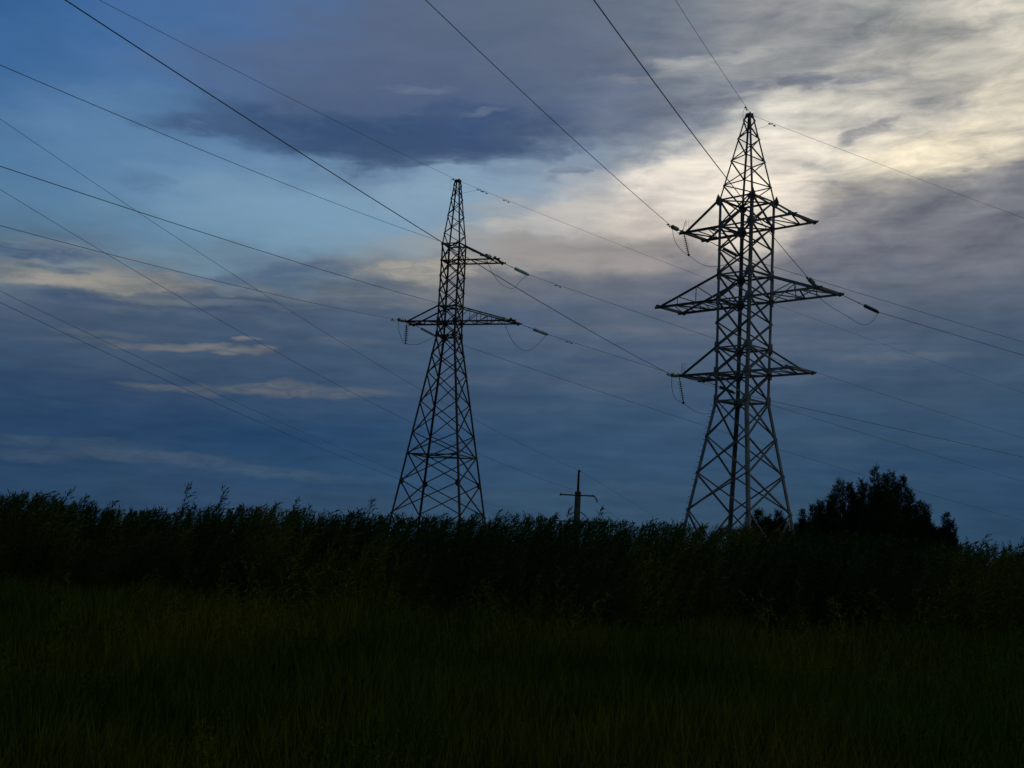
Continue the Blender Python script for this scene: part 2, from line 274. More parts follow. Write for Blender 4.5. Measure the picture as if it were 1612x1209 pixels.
# ------------------------------------------------------------------ mesh helpers
class MB:
    """collects geometry for ONE mesh object"""
    def __init__(s): s.v = []; s.f = []
    def frame(s, a, b, ref=None):
        d = (b-a); L = d.length; d = d/L
        r = Vector(ref) if ref is not None else Vector((0, 0, 1))
        if abs(d.dot(r)) > .98: r = Vector((1, 0, 0)) if abs(d.x) < .9 else Vector((0, 1, 0))
        x = (r - d*d.dot(r)).normalized(); y = d.cross(x)
        return d, x, y
    def sweep(s, a, b, prof, ref=None):
        a, b = Vector(a), Vector(b); d, x, y = s.frame(a, b, ref); n = len(prof); k = len(s.v)
        for p in (a, b):
            for (i, j) in prof: s.v.append(tuple(p + x*i + y*j))
        for i in range(n): s.f.append((k+i, k+(i+1) % n, k+n+(i+1) % n, k+n+i))
        s.f.append(tuple(range(k+n-1, k-1, -1))); s.f.append(tuple(range(k+n, k+2*n)))
    def angle(s, a, b, w, t=None, ref=None):          # rolled steel angle, corner on the line a-b, flanges towards ref
        t = t or w*.2
        s.sweep(a, b, [(0, 0), (w, 0), (w, t), (t, t), (t, w), (0, w)], ref)
    def bar(s, a, b, w, h=None, ref=None):
        h = h or w; s.sweep(a, b, [(-w/2, -h/2), (w/2, -h/2), (w/2, h/2), (-w/2, h/2)], ref)
    def tube(s, pts, rad, seg=6, cap=True):
        pts = [Vector(p) for p in pts]; n = len(pts); k = len(s.v)
        rads = rad if isinstance(rad, (list, tuple)) else [rad]*n
        for i, p in enumerate(pts):
            d = (pts[min(i+1, n-1)] - pts[max(i-1, 0)]).normalized()
            r = Vector((0, 0, 1)) if abs(d.z) < .95 else Vector((1, 0, 0))
            x = (r - d*d.dot(r)).normalized(); y = d.cross(x)
            for j in range(seg):
                a = 2*math.pi*j/seg; s.v.append(tuple(p + x*rads[i]*math.cos(a) + y*rads[i]*math.sin(a)))
        for i in range(n-1):
            for j in range(seg):
                a, b = k+i*seg+j, k+i*seg+(j+1) % seg; s.f.append((a, b, b+seg, a+seg))
        if cap: s.f.append(tuple(range(k+seg-1, k-1, -1))); s.f.append(tuple(range(k+(n-1)*seg, k+n*seg)))
    def plate(s, pts, nrm, t):
        n = len(pts); k = len(s.v); nv_ = Vector(nrm).normalized()*t/2
        for sg in (-1, 1):
            for p in pts: s.v.append(tuple(Vector(p) + nv_*sg))
        s.f.append(tuple(range(k+n-1, k-1, -1))); s.f.append(tuple(range(k+n, k+2*n)))
        for i in range(n): s.f.append((k+i, k+(i+1) % n, k+n+(i+1) % n, k+n+i))
    def lathe(s, prof, seg=14):                       # (radius, z) about the local z axis
        k = len(s.v); n = len(prof)
        for r_, z in prof:
            for j in range(seg):
                a = 2*math.pi*j/seg; s.v.append((r_*math.cos(a), r_*math.sin(a), z))
        for i in range(n-1):
            for j in range(seg):
                a, b = k+i*seg+j, k+i*seg+(j+1) % seg; s.f.append((a, b, b+seg, a+seg))
        s.f.append(tuple(range(k+seg-1, k-1, -1))); s.f.append(tuple(range(k+(n-1)*seg, k+n*seg)))
    def build(s, name, mat, parent=None, smooth=False):
        me = bpy.data.meshes.new(name); me.from_pydata(s.v, [], s.f); me.materials.append(mat)
        if smooth:
            for p in me.polygons: p.use_smooth = True
        o = bpy.data.objects.new(name, me); COL.objects.link(o)
        if parent: o.parent = parent
        return o
def quads(name, V, F, mat, parent=None):
    """fast: V (n,3) and F (m,4) arrays to one mesh object"""
    me = bpy.data.meshes.new(name); V = np.asarray(V, np.float32); F = np.asarray(F, np.int32)
    me.vertices.add(len(V)); me.vertices.foreach_set('co', V.ravel())
    me.loops.add(F.size); me.loops.foreach_set('vertex_index', F.ravel())
    me.polygons.add(len(F)); me.polygons.foreach_set('loop_start', np.arange(0, F.size, 4, dtype=np.int32))
    me.update(calc_edges=True); me.materials.append(mat)
    o = bpy.data.objects.new(name, me); COL.objects.link(o)
    if parent: o.parent = parent
    return o
def tag(o, label=None, cat=None, group=None, kind=None):
    for k, v_ in (('label', label), ('category', cat), ('group', group), ('kind', kind)):
        if v_: o[k] = v_
    return o
def empty(name, loc=(0, 0, 0), rz=0):
    o = bpy.data.objects.new(name, None); COL.objects.link(o); o.location = loc; o.rotation_euler = (0, 0, rz)
    o.empty_display_size = .3
    return o
def cr(pts, n=8):                                     # Catmull-Rom through points
    P = [Vector(p) for p in pts]; P = [2*P[0]-P[1]] + P + [2*P[-1]-P[-2]]; out = []
    for i in range(1, len(P)-2):
        for k in range(n):
            t = k/n; a, b, c, d = P[i-1], P[i], P[i+1], P[i+2]
            out.append(.5*((2*b) + (c-a)*t + (2*a-5*b+4*c-d)*t*t + (3*b-a-3*c+d)*t*t*t))
    out.append(P[-2]); return out

# ------------------------------------------------------------------ ground
def ground_z(x, y):
    d = math.hypot(x, y)
    t = min(max((d-98)/45, 0), 1); t = t*t*(3-2*t)
    b = .10*math.sin(x*.31+1)*math.sin(y*.23) + .05*math.sin(x*.9+y*.7)
    return b*(1 if d > 5 else .3) - 5*t
rings = [0, 3, 6, 9, 12, 15, 18, 21, 24, 27, 30, 34, 38, 44, 52, 60, 70, 80, 90, 98, 106, 114, 122, 130, 138, 146, 160, 200, 300, 600, 1500, 4000, 8000]
V_, F_ = [(0, 0, 0)], []
SEG = 96
for r_ in rings[1:]:
    for j in range(SEG):
        a = 2*math.pi*j/SEG; x, y = r_*math.cos(a), r_*math.sin(a); V_.append((x, y, ground_z(x, y)))
for j in range(SEG): F_.append((0, 1+j, 1+(j+1) % SEG))
for i in range(len(rings)-2):
    for j in range(SEG):
        a, b = 1+i*SEG+j, 1+i*SEG+(j+1) % SEG; F_.append((a, a+SEG, b+SEG, b))
g = MB(); g.v, g.f = V_, F_
tag(g.build('ground', SOIL, smooth=True), kind='structure')

# ------------------------------------------------------------------ lattice towers
OFF = dict(R=0, F=90, L=180, N=270)
def corner(lv, c, s_extra=0):
    z, s = lv; a = R(OFF[c]); r_ = s/math.sqrt(2) + s_extra
    return Vector((r_*math.cos(a), r_*math.sin(a), z + EYE))
ARM = Vector((math.cos(R(-45)), math.sin(R(-45)), 0)); ACR = Vector((math.cos(R(45)), math.sin(R(45)), 0))
FACES = [('L', 'N'), ('N', 'R'), ('R', 'F'), ('F', 'L')]
def lerp(a, b, t): return a + (b-a)*t
def sub(lv1, lv2, n):
    return [(lv1[0]+(lv2[0]-lv1[0])*i/n, lv1[1]+(lv2[1]-lv1[1])*i/n) for i in range(n+1)]
def tower(root, lv, order, panels, top_z, top_s, legw, legw2, brw, mat, peak_n, peakw, arms, horiz, gus, gsize, kink):
    L = dict(lv); A = L[order[0]]
    zk = order.index(kink)
    Lk_, Lb = L[order[zk]], L[order[-1]]
    gz = -EYE - .25                                    # legs run on down into the ground
    tt = (gz - Lk_[0])/(Lb[0]-Lk_[0]); foot = (gz, Lk_[1] + (Lb[1]-Lk_[1])*tt)
    legs = {}
    for c in 'RFLN':
        m = MB(); inw = -corner((0, 1), c); inw.z = 0; inw.normalize()
        diag = (inw + inw.cross(Vector((0, 0, 1)))).normalized()
        m.angle(corner(foot, c, .02), corner(Lk_, c, .02), legw2, ref=diag)
        m.angle(corner((Lk_[0]+.002, Lk_[1]), c, .02), corner(A, c, .02), legw, ref=diag)
        m.plate([corner(foot, c) + Vector((x, y, .32)) for x, y in ((-.3, -.3), (.3, -.3), (.3, .3), (-.3, .3))], (0, 0, 1), .5)
        legs[c] = m.build('leg', mat, root)
    # lattice of each face
    full = [L[k] for k in order] + [foot]; names = order + ['foot']
    for (c1, c2) in FACES:
        m = MB(); nrm = (corner((0, 1), c1) + corner((0, 1), c2)); nrm.z = 0; nrm.normalize()
        for i in range(len(full)-1):
            for q in range(panels[i]):
                s_ = sub(full[i], full[i+1], panels[i])
                a, b = s_[q], s_[q+1]
                p1, p2, p3, p4 = corner(a, c1), corner(b, c2), corner(a, c2), corner(b, c1)
                m.angle(p1 - nrm*.03, p2 - nrm*.03, brw, ref=-nrm); m.angle(p3 + nrm*.03, p4 + nrm*.03, brw, ref=nrm)
        m.build('bracing', mat, root)
    # horizontal frames
    for k in horiz:
        m = MB(); l_ = L[k]
        for (c1, c2) in FACES:
            m.angle(corner(l_, c1), corner(l_, c2), brw*1.15, ref=(0, 0, -1))
        m.angle(corner(l_, 'L') + Vector((0, 0, -.03)), corner(l_, 'R') + Vector((0, 0, -.03)), brw, ref=(0, 0, -1))
        m.angle(corner(l_, 'N') + Vector((0, 0, .03)), corner(l_, 'F') + Vector((0, 0, .03)), brw, ref=(0, 0, 1))
        m.build('horizontal_frame', mat, root)
    # gusset plates: on both faces at a corner
    for k in gus:
        for c in 'RFLN':
            l_ = L[k]; m = MB(); P0 = corner(l_, c, .035); sz = gsize[k] if isinstance(gsize, dict) else gsize
            for (c1, c2) in FACES:
                if c not in (c1, c2): continue
                o_ = c2 if c == c1 else c1
                hd = corner(l_, o_) - corner(l_, c); hd.z = 0; hd.normalize()
                nr = hd.cross(Vector((0, 0, 1)))
                if nr.dot(P0) < 0: nr = -nr
                P_ = P0 + nr*.02
                u_ = Vector((0, 0, 1))
                if k == order[0]: sh = [(-.05, .30), (.10, .08), (.34, -.06), (.26, -.24), (.10, -.34), (-.04, -.38), (-.16, -.22), (-.20, -.06)]
                else: sh = [(-.03, .30), (.16, .26), (.30, .08), (.30, -.08), (.16, -.27), (-.03, -.30)]
                m.plate([P_ + hd*a*sz + u_*b*sz for a, b in sh], nr, .014)
            m.build('gusset_plate', mat, legs[c])
    # peak
    m = MB(); T = (top_z, top_s)
    s_ = [(1-(1-i/peak_n)**1.25) for i in range(peak_n+1)]
    for c in 'RFLN':
        inw = -corner((0, 1), c); inw.z = 0; inw.normalize(); diag = (inw + inw.cross(Vector((0, 0, 1)))).normalized()
        m.angle(corner(A, c) + Vector((0, 0, .003)), corner(T, c), peakw, ref=diag)
    for fi, (c1, c2) in enumerate(FACES):
        for i in range(peak_n):
            a = (lerp(A[0], T[0], s_[i]), lerp(A[1], T[1], s_[i])); b = (lerp(A[0], T[0], s_[i+1]), lerp(A[1], T[1], s_[i+1]))
            if (i+fi) % 2: m.angle(corner(a, c1), corner(b, c2), brw*.75, ref=(0, 0, 1))
            else: m.angle(corner(a, c2), corner(b, c1), brw*.75, ref=(0, 0, 1))
    tz = T[0] + EYE
    m.bar((-.19, 0, tz-.03), (.19, 0, tz-.03), .08, .34); m.bar((0, -.26, tz+.03), (0, .26, tz+.03), .06, .05)
    m.build('peak', mat, root)
    tips = {}
    for (lo, hi, side, length, truss) in arms:
        ends = ('N', 'R') if side > 0 else ('L', 'F'); ad = ARM*side; Lo, Hi = L[lo], L[hi]
        b1, b2 = corner(Lo, ends[0]), corner(Lo, ends[1]); h1, h2 = corner(Hi, ends[0]), corner(Hi, ends[1])
        m = MB(); cw = brw*1.5
        for bse in (b1, b2): m.angle(bse - ad*.02, bse + ad*length, cw, ref=(0, 0, -1))
        e1, e2 = b1 + ad*(length-.3), b2 + ad*(length-.3); dz = Vector((0, 0, -.02))
        m.bar(e1 - ACR*.25 + dz, e2 + ACR*.25 + dz, cw*1.2, cw*.9)
        n_ = 4 if truss else 3
        for i in range(n_):                              # zigzag in the floor of the arm
            pa = (b1 if i % 2 else b2) + ad*(length-.35)*i/n_; pb = (b2 if i % 2 else b1) + ad*(length-.35)*(i+1)/n_
            m.angle(pa, pb, brw*.8, ref=(0, 0, -1))
            if i: m.angle(b1 + ad*(length-.35)*i/n_, b2 + ad*(length-.35)*i/n_, brw*.7, ref=(0, 0, -1))
        ft = .92 if truss else .82
        for bse, top in ((b1, h1), (b2, h2)):
            end = bse + ad*length*ft; m.angle(top, end, cw*.8, ref=(0, 0, -1))
            if truss:
                ks = truss
                for i, k_ in enumerate(ks):
                    pt = lerp(top, end, k_); pb = bse + ad*length*ft*k_
                    m.angle(pb, pt, brw*.6, ref=ad)
                    nx = ks[i+1] if i+1 < len(ks) else 1.0
                    pv = ks[i-1] if i else 0.0
                    m.angle(bse + ad*length*ft*pv, pt, brw*.65, ref=ad)
        for pe, sg in ((e1, -1), (e2, 1)):               # shackle plates on the end beam
            m.plate([pe + ACR*sg*.16 + Vector((0, 0, z_)) + ad*x_ for x_, z_ in ((-.08, .08), (.08, .08), (.08, -.14), (-.08, -.14))], ACR, .03)
        m.build('crossarm', mat, root)
    return legs
LV0 = [('A', (19.222, 2.137)), ('B', (17.741, 2.06)), ('C', (15.056, 2.08)), ('Cb', (13.668, 2.10)), ('D', (11.049, 2.10)), ('Db', (9.668, 2.10)),
       ('E', (8.167, 2.05)), ('G1', (6.181, 2.633)), ('G2', (4.222, 3.252)), ('G3', (2.245, 3.871))]
LV1 = [('A', (19.786, 1.26)), ('B', (18.636, 1.25)), ('C', (15.537, 1.275)), ('D', (14.497, 1.29)), ('E', (13.554, 1.317)), ('F1', (10.949, 1.985)),
       ('F2', (8.982, 2.532)), ('F3', (6.912, 3.105)), ('Z', (5.563, 3.433)), ('G', (3.726, 3.977)), ('H', (1.641, 4.718))]
T0 = empty('transmission_tower', (12.333, 65.83, 0), R(-.836))
tag(T0, 'grey steel lattice pylon with six crossarms in three tiers, standing at right', 'pylon', 'lattice pylons of the power lines')
legs0 = tower(T0, LV0, ['A', 'B', 'C', 'Cb', 'D', 'Db', 'E', 'G1', 'G2', 'G3'], [1, 2, 1, 2, 1, 1, 1, 1, 1, 1], 24.104, .30, .155, .18, .082, GALV, 8, .085,
      [('B', 'A', 1, 2.77, None), ('B', 'A', -1, 2.77, None), ('Cb', 'C', 1, 4.33, (.36, .68)), ('Cb', 'C', -1, 4.28, (.36, .68)),
       ('Db', 'D', 1, 2.77, None), ('Db', 'D', -1, 2.72, None)],
      ['A', 'B', 'C', 'Cb', 'D', 'Db', 'E'], ['A', 'B', 'C', 'Cb', 'D', 'Db', 'E'], 1.0, 'E')
T1 = empty('transmission_tower', (-4.345, 81.719, 0), R(26.354))
tag(T1, 'dark slender lattice pylon with three crossarms in two tiers, standing left of centre', 'pylon', 'lattice pylons of the power lines')
legs1 = tower(T1, LV1, ['A', 'B', 'C', 'D', 'E', 'F1', 'F2', 'F3', 'Z', 'G', 'H'], [1, 3, 1, 1, 2, 1, 1, 1, 1, 1, 1], 24.256, .34, .105, .125, .068, DARKSTEEL, 8, .08,
      [('B', 'A', 1, 2.894, None), ('D', 'C', 1, 4.197, (.25, .45, .65)), ('D', 'C', -1, 2.614, None)],
      ['A', 'B', 'C', 'D', 'E', 'Z'], ['D', 'E', 'G'], .82, 'E')
# step bolts up one leg of the right pylon
m = MB(); Lf, Le = Vector(corner((2.245-3.9*0, 3.871), 'L')), Vector(corner((8.167, 2.05), 'L'))
for i in range(26):
    m = MB(); p = lerp(Lf, Le, -.35 + i*.052); m.bar(p, p + Vector((-.16, -.05, .01)), .025); m.build('step_bolt', GALV, legs0['L'])
# bird deterrent spikes on two of its arm ends
def local(root, w): return root.matrix_basis.inverted() @ Vector(w)

# ------------------------------------------------------------------ insulators and conductors
disc_mesh, disc_mesh_big = None, None
def disc_me(rad, mat, nk=.036):
    m = MB(); m.lathe([(.02, .045), (nk, .04), (nk, .004), (rad*.5, -.002), (rad, -.018), (rad, -.026), (rad*.7, -.02), (rad*.35, -.014), (nk*.8, -.045)])
    me = bpy.data.meshes.new('insulator_disc'); me.from_pydata(m.v, [], m.f); me.materials.append(mat)
    for p in me.polygons: p.use_smooth = True
    return me
DG = disc_me(.125, GLASS, .026); DP = disc_me(.135, PORC, .03); DS = disc_me(.10, PORC, .022)
def string(a, b, label, me, lead=.25, nd_=9):
    a, b = Vector(a), Vector(b); a.z += EYE; b.z += EYE; d = (b-a); Ln = d.length; q = d.to_track_quat('-Z', 'Y')
    o = empty('insulator_string', a); o.rotation_mode = 'QUATERNION'; o.rotation_quaternion = q
    tag(o, label, 'insulator', 'insulator strings on the pylons')
    m = MB(); m.tube([(0, 0, 0), (0, 0, -Ln)], .018, 6); m.bar((-.035, 0, -lead+.03), (.035, 0, -lead+.03), .05, .05); m.build('rod', IRON, o)
    m = MB(); m.bar((0, 0, -Ln+.06), (0, 0, -Ln-.10), .075, .055); m.bar((0, -.02, -Ln+.02), (.0, -.02, -Ln-.05), .04, .16); m.build('clamp', IRON, o)
    sp = min(.125, (Ln-lead-.12)/nd_)
    for i in range(nd_):
        c = bpy.data.objects.new('insulator_disc', me); COL.objects.link(c); c.parent = o; c.location = (0, 0, -Ln+.14+sp*(nd_-1-i) + .02)
    return o
def damper(P, d, parent):
    m = MB(); d = d.normalized(); dn = Vector((0, 0, -1))
    m.bar(P, P + dn*.09, .05, .03)
    m.tube([P + dn*.10 - d*.22, P + dn*.085, P + dn*.10 + d*.22], .008, 5)
    for sg in (-1, 1): m.tube([P + dn*.10 + d*sg*.15, P + dn*.10 + d*sg*.28], .038, 8)
    return m.build('vibration_damper', IRON, parent)
def wire(P0, h, mm, cc, t1, rad, label, group, damp=(), name='power_cable', n=90, cat='power cable'):
    P0 = Vector(P0); P0.z += EYE; h = R(h); pts = []
    f = lambda t: Vector((P0.x + t*math.cos(h), P0.y + t*math.sin(h), P0.z + mm*t + cc*t*t))
    m = MB(); m.tube([f(t1*i/n) for i in range(n+1)], rad, 6)
    o = tag(m.build(name, WIRE), label, cat, group)
    for t in damp: damper(f(t), f(t+.1)-f(t), o)
    return o
GR, GL, GP = 'cables of the right pylon line', 'cables of the left pylon line', 'cables of the concrete pole line'
PH, GW = .014, .0095
C38, S38 = math.cos(R(38)), math.sin(R(38))
# right pylon, towards the camera
string((15.12, 61.44, 13.67), (14.21, 59.09, 13.46), 'glass insulator string seen end-on near the longest right crossarm tip', DG, 1.0)
string((9.17, 67.62, 17.74), (8.18, 65.05, 17.33), 'pale glass insulator string pulled toward the viewer, top left crossarm of grey pylon', DG, 1.0)
string((9.16, 67.58, 9.67), (8.55, 65.99, 9.42), 'glass insulator string pulled toward the viewer, bottom left crossarm of grey pylon', DG, .4)
wire((12.33, 65.6, 24.1), -111, -.0879, .000646, 95, GW, 'thin earth wire running from the grey pylon peak up out of the top edge', GR, (1.3,), 'earth_wire', cat='earth wire')
wire((14.21, 59.09, 13.46), -111, -.0711, .000676, 90, PH, 'cable crossing behind the grey pylon peak down to its middle right crossarm', GR, (.9,))
wire((8.18, 65.05, 17.33), -111, -.0572, .000542, 95, PH, 'cable from the top edge down to the grey pylon top left crossarm', GR, (.8,))
wire((8.55, 65.99, 9.42), -111, -.0256, .000544, 98, PH, 'long dark cable from the top left corner to the grey pylon bottom left crossarm', GR, (.8,))
# right pylon, away to the right
string((16.64, 62.92, 13.67), (19.29, 64.99, 13.22), 'insulator string hanging clear to the right of the grey pylon, off its longest crossarm', DS, 1.75)
string((10.63, 69.05, 17.74), (12.72, 70.67, 17.31), 'insulator string behind the grey pylon body, off its top left crossarm', DS, 1.0)
string((10.68, 69.05, 9.67), (12.74, 70.66, 9.25), 'insulator string behind the grey pylon body, off its bottom left crossarm', DS, 1.0)
wire((12.33, 65.83, 24.1), 38, -.0057, .00014, 130, GW, 'highest wire leaving the grey pylon peak for the right edge', GR, (1.9,), 'earth_wire', cat='earth wire')
wire((19.29, 64.99, 13.22), 38, -.0268, .00004, 130, PH, 'cable leaving the long middle right crossarm of the grey pylon toward the right edge', GR, ())
wire((12.72, 70.67, 17.31), 38, -.0298, .000227, 130, PH, 'cable emerging behind the grey pylon just above its middle right crossarm, running right', GR, ())
wire((12.74, 70.66, 9.25), 38, -.0353, -.00006, 130, PH, 'cable emerging behind the grey pylon waist below its lowest crossarms, running right', GR, ())
# left pylon, away to the right
string((-1.11, 81.27, 18.64), (.71, 82.70, 18.21), 'pale glass insulator string off the upper right crossarm of the dark pylon, slanting down right', DG, .95)
string((.16, 80.88, 14.5), (2.18, 82.46, 14.13), 'glass insulator string off the lower right crossarm of the dark pylon, slanting down right', DG, 1.05)
string((-6.94, 83.27, 14.5), (-5.50, 84.40, 13.98), 'insulator string slanting under the lower left crossarm toward the body of the dark pylon', DS, .5)
wire((-4.35, 81.72, 24.26), 38, -.1104, .000326, 135, GW, 'thin earth wire leaving the dark pylon peak downward to the right', GL, (1.9, 2.25, 4.2), 'earth_wire', cat='earth wire')
wire((.71, 82.70, 18.21), 38, -.099, .00022, 130, PH*.9, 'cable leaving the upper right crossarm of the dark pylon toward the grey pylon', GL, (2.7,))
wire((2.18, 82.46, 14.13), 38, -.1013, .000105, 130, PH*.9, 'cable leaving the lower right crossarm of the dark pylon toward the grey pylon waist', GL, (2.0,))
wire((-5.5, 84.4, 13.98), 38, -.141, .000326, 135, PH*.9, 'lowest cable of the dark pylon, emerging below its waist and running right', GL, ())
# left pylon, towards the camera
string((-1.5, 80.11, 18.64), (-2.06, 77.25, 18.11), 'pale insulator string pointing at the viewer, upper right crossarm of dark pylon', DG, 1.5)
string((-.25, 79.66, 14.5), (-.76, 77.03, 14.03), 'green insulator string pointing at the viewer, lower right crossarm of dark pylon', DG, 1.2)
string((-7.35, 82.06, 14.5), (-7.67, 80.39, 14.25), 'green insulator string off the tip of the lower left crossarm of the dark pylon', DG, .45)
wire((-4.35, 81.72, 24.26), -101, -.1895, .000181, 80, GW, 'thin earth wire from the top edge down to the dark pylon peak', GL, (1.2,), 'earth_wire', cat='earth wire')
wire((-2.06, 77.25, 18.11), -101, -.1782, .000437, 80, PH*.68, 'highest of the cables from the left edge, meeting the upper crossarm of the dark pylon', GL, (1.3,))
wire((-.76, 77.03, 14.03), -101, -.1452, .000327, 80, PH*.68, 'middle cable from the left edge, passing the dark pylon body to its lower right crossarm', GL, ())
wire((-7.67, 80.39, 14.25), -101, -.1392, .000417, 80, PH*.68, 'cable from the left edge to the lower left crossarm tip of the dark pylon', GL, (1.3,))
# hanging strings that carry the jumpers
H1 = Vector((9.17+.35, 67.62+.27, 17.74-1.2)); H2 = Vector((9.16+.3, 67.58+.1, 9.67-1.5)); H3 = Vector((-7.25, 82.06, 14.5-1.5))
string((9.17, 67.62, 17.70), H1, 'insulator string hanging down under the top left crossarm tip of the grey pylon', DP, .12)
string((9.16, 67.60, 9.63), H2, 'insulator string hanging down under the bottom left crossarm tip of the grey pylon', DP, .2)
string((-7.25, 82.06, 14.45), H3, 'insulator string hanging down under the left crossarm tip of the dark pylon', DP, .2)
def jumper(pts, label, rad=.013):
    m = MB(); m.tube([p + Vector((0, 0, EYE)) for p in cr(pts)], rad, 6)
    return tag(m.build('jumper_cable', WIRE), label, 'jumper cable', 'jumper loops under the crossarms')
V3 = Vector
jumper([V3((8.18, 65.05, 17.28)), V3((8.45, 65.8, 16.75)), V3((9.0, 67.0, 16.55)), H1-V3((0, 0, .05)), V3((10.6, 68.9, 16.2)), V3((11.8, 69.9, 16.5)), V3((12.72, 70.67, 17.26))],
       'jumper loop slung under the top left crossarm of the grey pylon')
jumper([V3((8.55, 65.99, 9.37)), V3((8.6, 66.1, 8.7)), V3((8.9, 66.8, 8.25)), H2-V3((0, 0, .05)), V3((10.6, 68.9, 7.75)), V3((11.8, 69.9, 8.1)), V3((12.74, 70.66, 9.2))],
       'jumper loop slung under the bottom left crossarm of the grey pylon')
jumper([V3((14.21, 59.09, 13.4)), V3((15.1, 60.3, 12.75)), V3((16.7, 61.9, 12.35)), V3((18.2, 63.8, 12.25)), V3((19.0, 64.6, 12.75)), V3((19.25, 64.95, 13.15))],
       'wavy jumper loop hanging below the middle right crossarm of the grey pylon')
jumper([V3((-2.06, 77.25, 18.05)), V3((-1.6, 78.2, 17.2)), V3((-.95, 79.6, 16.75)), V3((-.2, 81.2, 16.9)), V3((.2, 82.1, 17.6)), V3((.68, 82.68, 18.15))],
       'jumper loop hanging below the upper right crossarm of the dark pylon')
jumper([V3((-.76, 77.03, 13.98)), V3((-.2, 78.2, 13.0)), V3((.35, 79.4, 12.6)), V3((.95, 80.6, 12.65)), V3((1.6, 81.7, 13.3)), V3((2.14, 82.42, 14.08))],
       'V shaped jumper loop hanging below the lower right crossarm of the dark pylon')
jumper([V3((-7.67, 80.39, 14.2)), V3((-7.62, 80.7, 13.6)), V3((-7.45, 81.5, 13.1)), H3-V3((0, 0, .05)), V3((-6.5, 83.1, 13.1)), V3((-5.5, 84.4, 13.9))],
       'jumper loop hanging below the left crossarm of the dark pylon')
jumper([V3((-4.7, 80.5, 24.0)), V3((-4.8, 80.8, 23.75)), V3((-4.75, 81.4, 23.5)), V3((-4.2, 82.0, 23.45)), V3((-3.4, 82.4, 23.75)), V3((-2.85, 82.9, 24.05))],
       'small wire loop around the peak of the dark pylon', .007)
jumper([V3((11.8, 64.3, 23.95)), V3((11.75, 64.6, 23.65)), V3((12.0, 65.4, 23.45)), V3((12.6, 66.2, 23.4)), V3((13.3, 66.6, 23.7)), V3((13.8, 66.95, 24.05))],
       'small wire loop around the peak of the grey pylon', .007)
def spikes(P, n, seed):
    rr = random.Random(seed); m = MB(); P = Vector(P)
    for i in range(n):
        b = P + Vector((rr.uniform(-.2, .25), rr.uniform(-.3, .3), .05)); m.tube([local(T0, b), local(T0, b + Vector((rr.uniform(-.22, .22), rr.uniform(-.2, .2), .62)))], .006, 4)
    m.build('bird_spikes', IRON, T0)
spikes((9.25, 67.6, 17.74+EYE), 6, 1); spikes((9.25, 67.6, 9.67+EYE), 5, 2)

# ------------------------------------------------------------------ concrete pole behind the weeds
PX, PY = 8.02, 140.0
pole = empty('utility_pole', (PX, PY, -5)); tag(pole, 'distant grey concrete pole with a thin steel top and two crossarms, between the pylons', 'utility pole')
m = MB(); m.tube([(0, 0, -.3), (0, 0, 4), (0, 0, 12.75)], [.46, .42, .33], 16); m.build('concrete_shaft', CONC, pole)
m = MB(); m.tube([(0, 0, 12.75), (0, 0, 13.0)], [.36, .34], 12); m.tube([(0, 0, 12.9), (.0, 0, 15.1), (.02, 0, 15.45)], [.15, .12, .10], 8)
m.bar((-.12, 0, 15.4), (.22, 0, 15.3), .14); m.build('steel_top', RUST, pole)
for z, l1, l2, nm in ((12.6, -1.95, 1.75, 0), (9.65, -2.5, 2.95, 1)):
    m = MB(); m.bar((l1, -.36, z), (l2, -.36, z), .12, .10); m.bar((l1*.98, .36, z), (l2*.98, .36, z), .12, .10); m.bar((l1, -.4, z), (l1, .4, z), .16, .14); m.bar((l2, -.4, z), (l2, .4, z), .16, .14)
    m.build('crossarm', RUST, pole)
m = MB(); m.bar((-.30, -.36, 10.75), (-.98, -.36, 10.35), .10, .12); m.bar((.30, -.36, 10.75), (.98, -.36, 10.35), .10, .12); m.build('brace', RUST, pole)
m = MB(); m.tube([(1.7, 0, 12.75), (1.9, -.2, 12.5), (2.15, 0, 12.2), (2.25, .5, 12.0)], .08, 6); m.build('insulator', PORC, pole)
m = MB(); m.tube([(-1.95, 0, 12.6), (-1.95, -.9, 12.6)], .13, 8); m.build('insulator', PORC, pole)
wire((8.07, 140, 8.58), -112, .0627, .000618, 128, .012, 'faint cable from the left edge down to the very top of the concrete pole', GP)
wire((9.91, 140, 5.81), -112, .0318, .000775, 128, .012, 'faint cable from the left edge to the upper crossarm of the concrete pole', GP)
wire((5.82, 140, 2.83), -103, .0033, .000415, 122, .007, 'upper of the two close low cables from the left edge', GP)
wire((11.02, 140, 2.87), -103, -.0422, .000618, 122, .007, 'lower of the two close low cables from the left edge', GP)
wire((8.07, 140, 8.58), 78, -.0208, -.00002, 120, .015, 'faint wire leaving the top of the concrete pole down to the right', GP)
wire((10.2, 140.5, 5.15), 78, -.0693, .0006, 110, .015, 'faint wire leaving the upper crossarm of the concrete pole down to the right', GP)

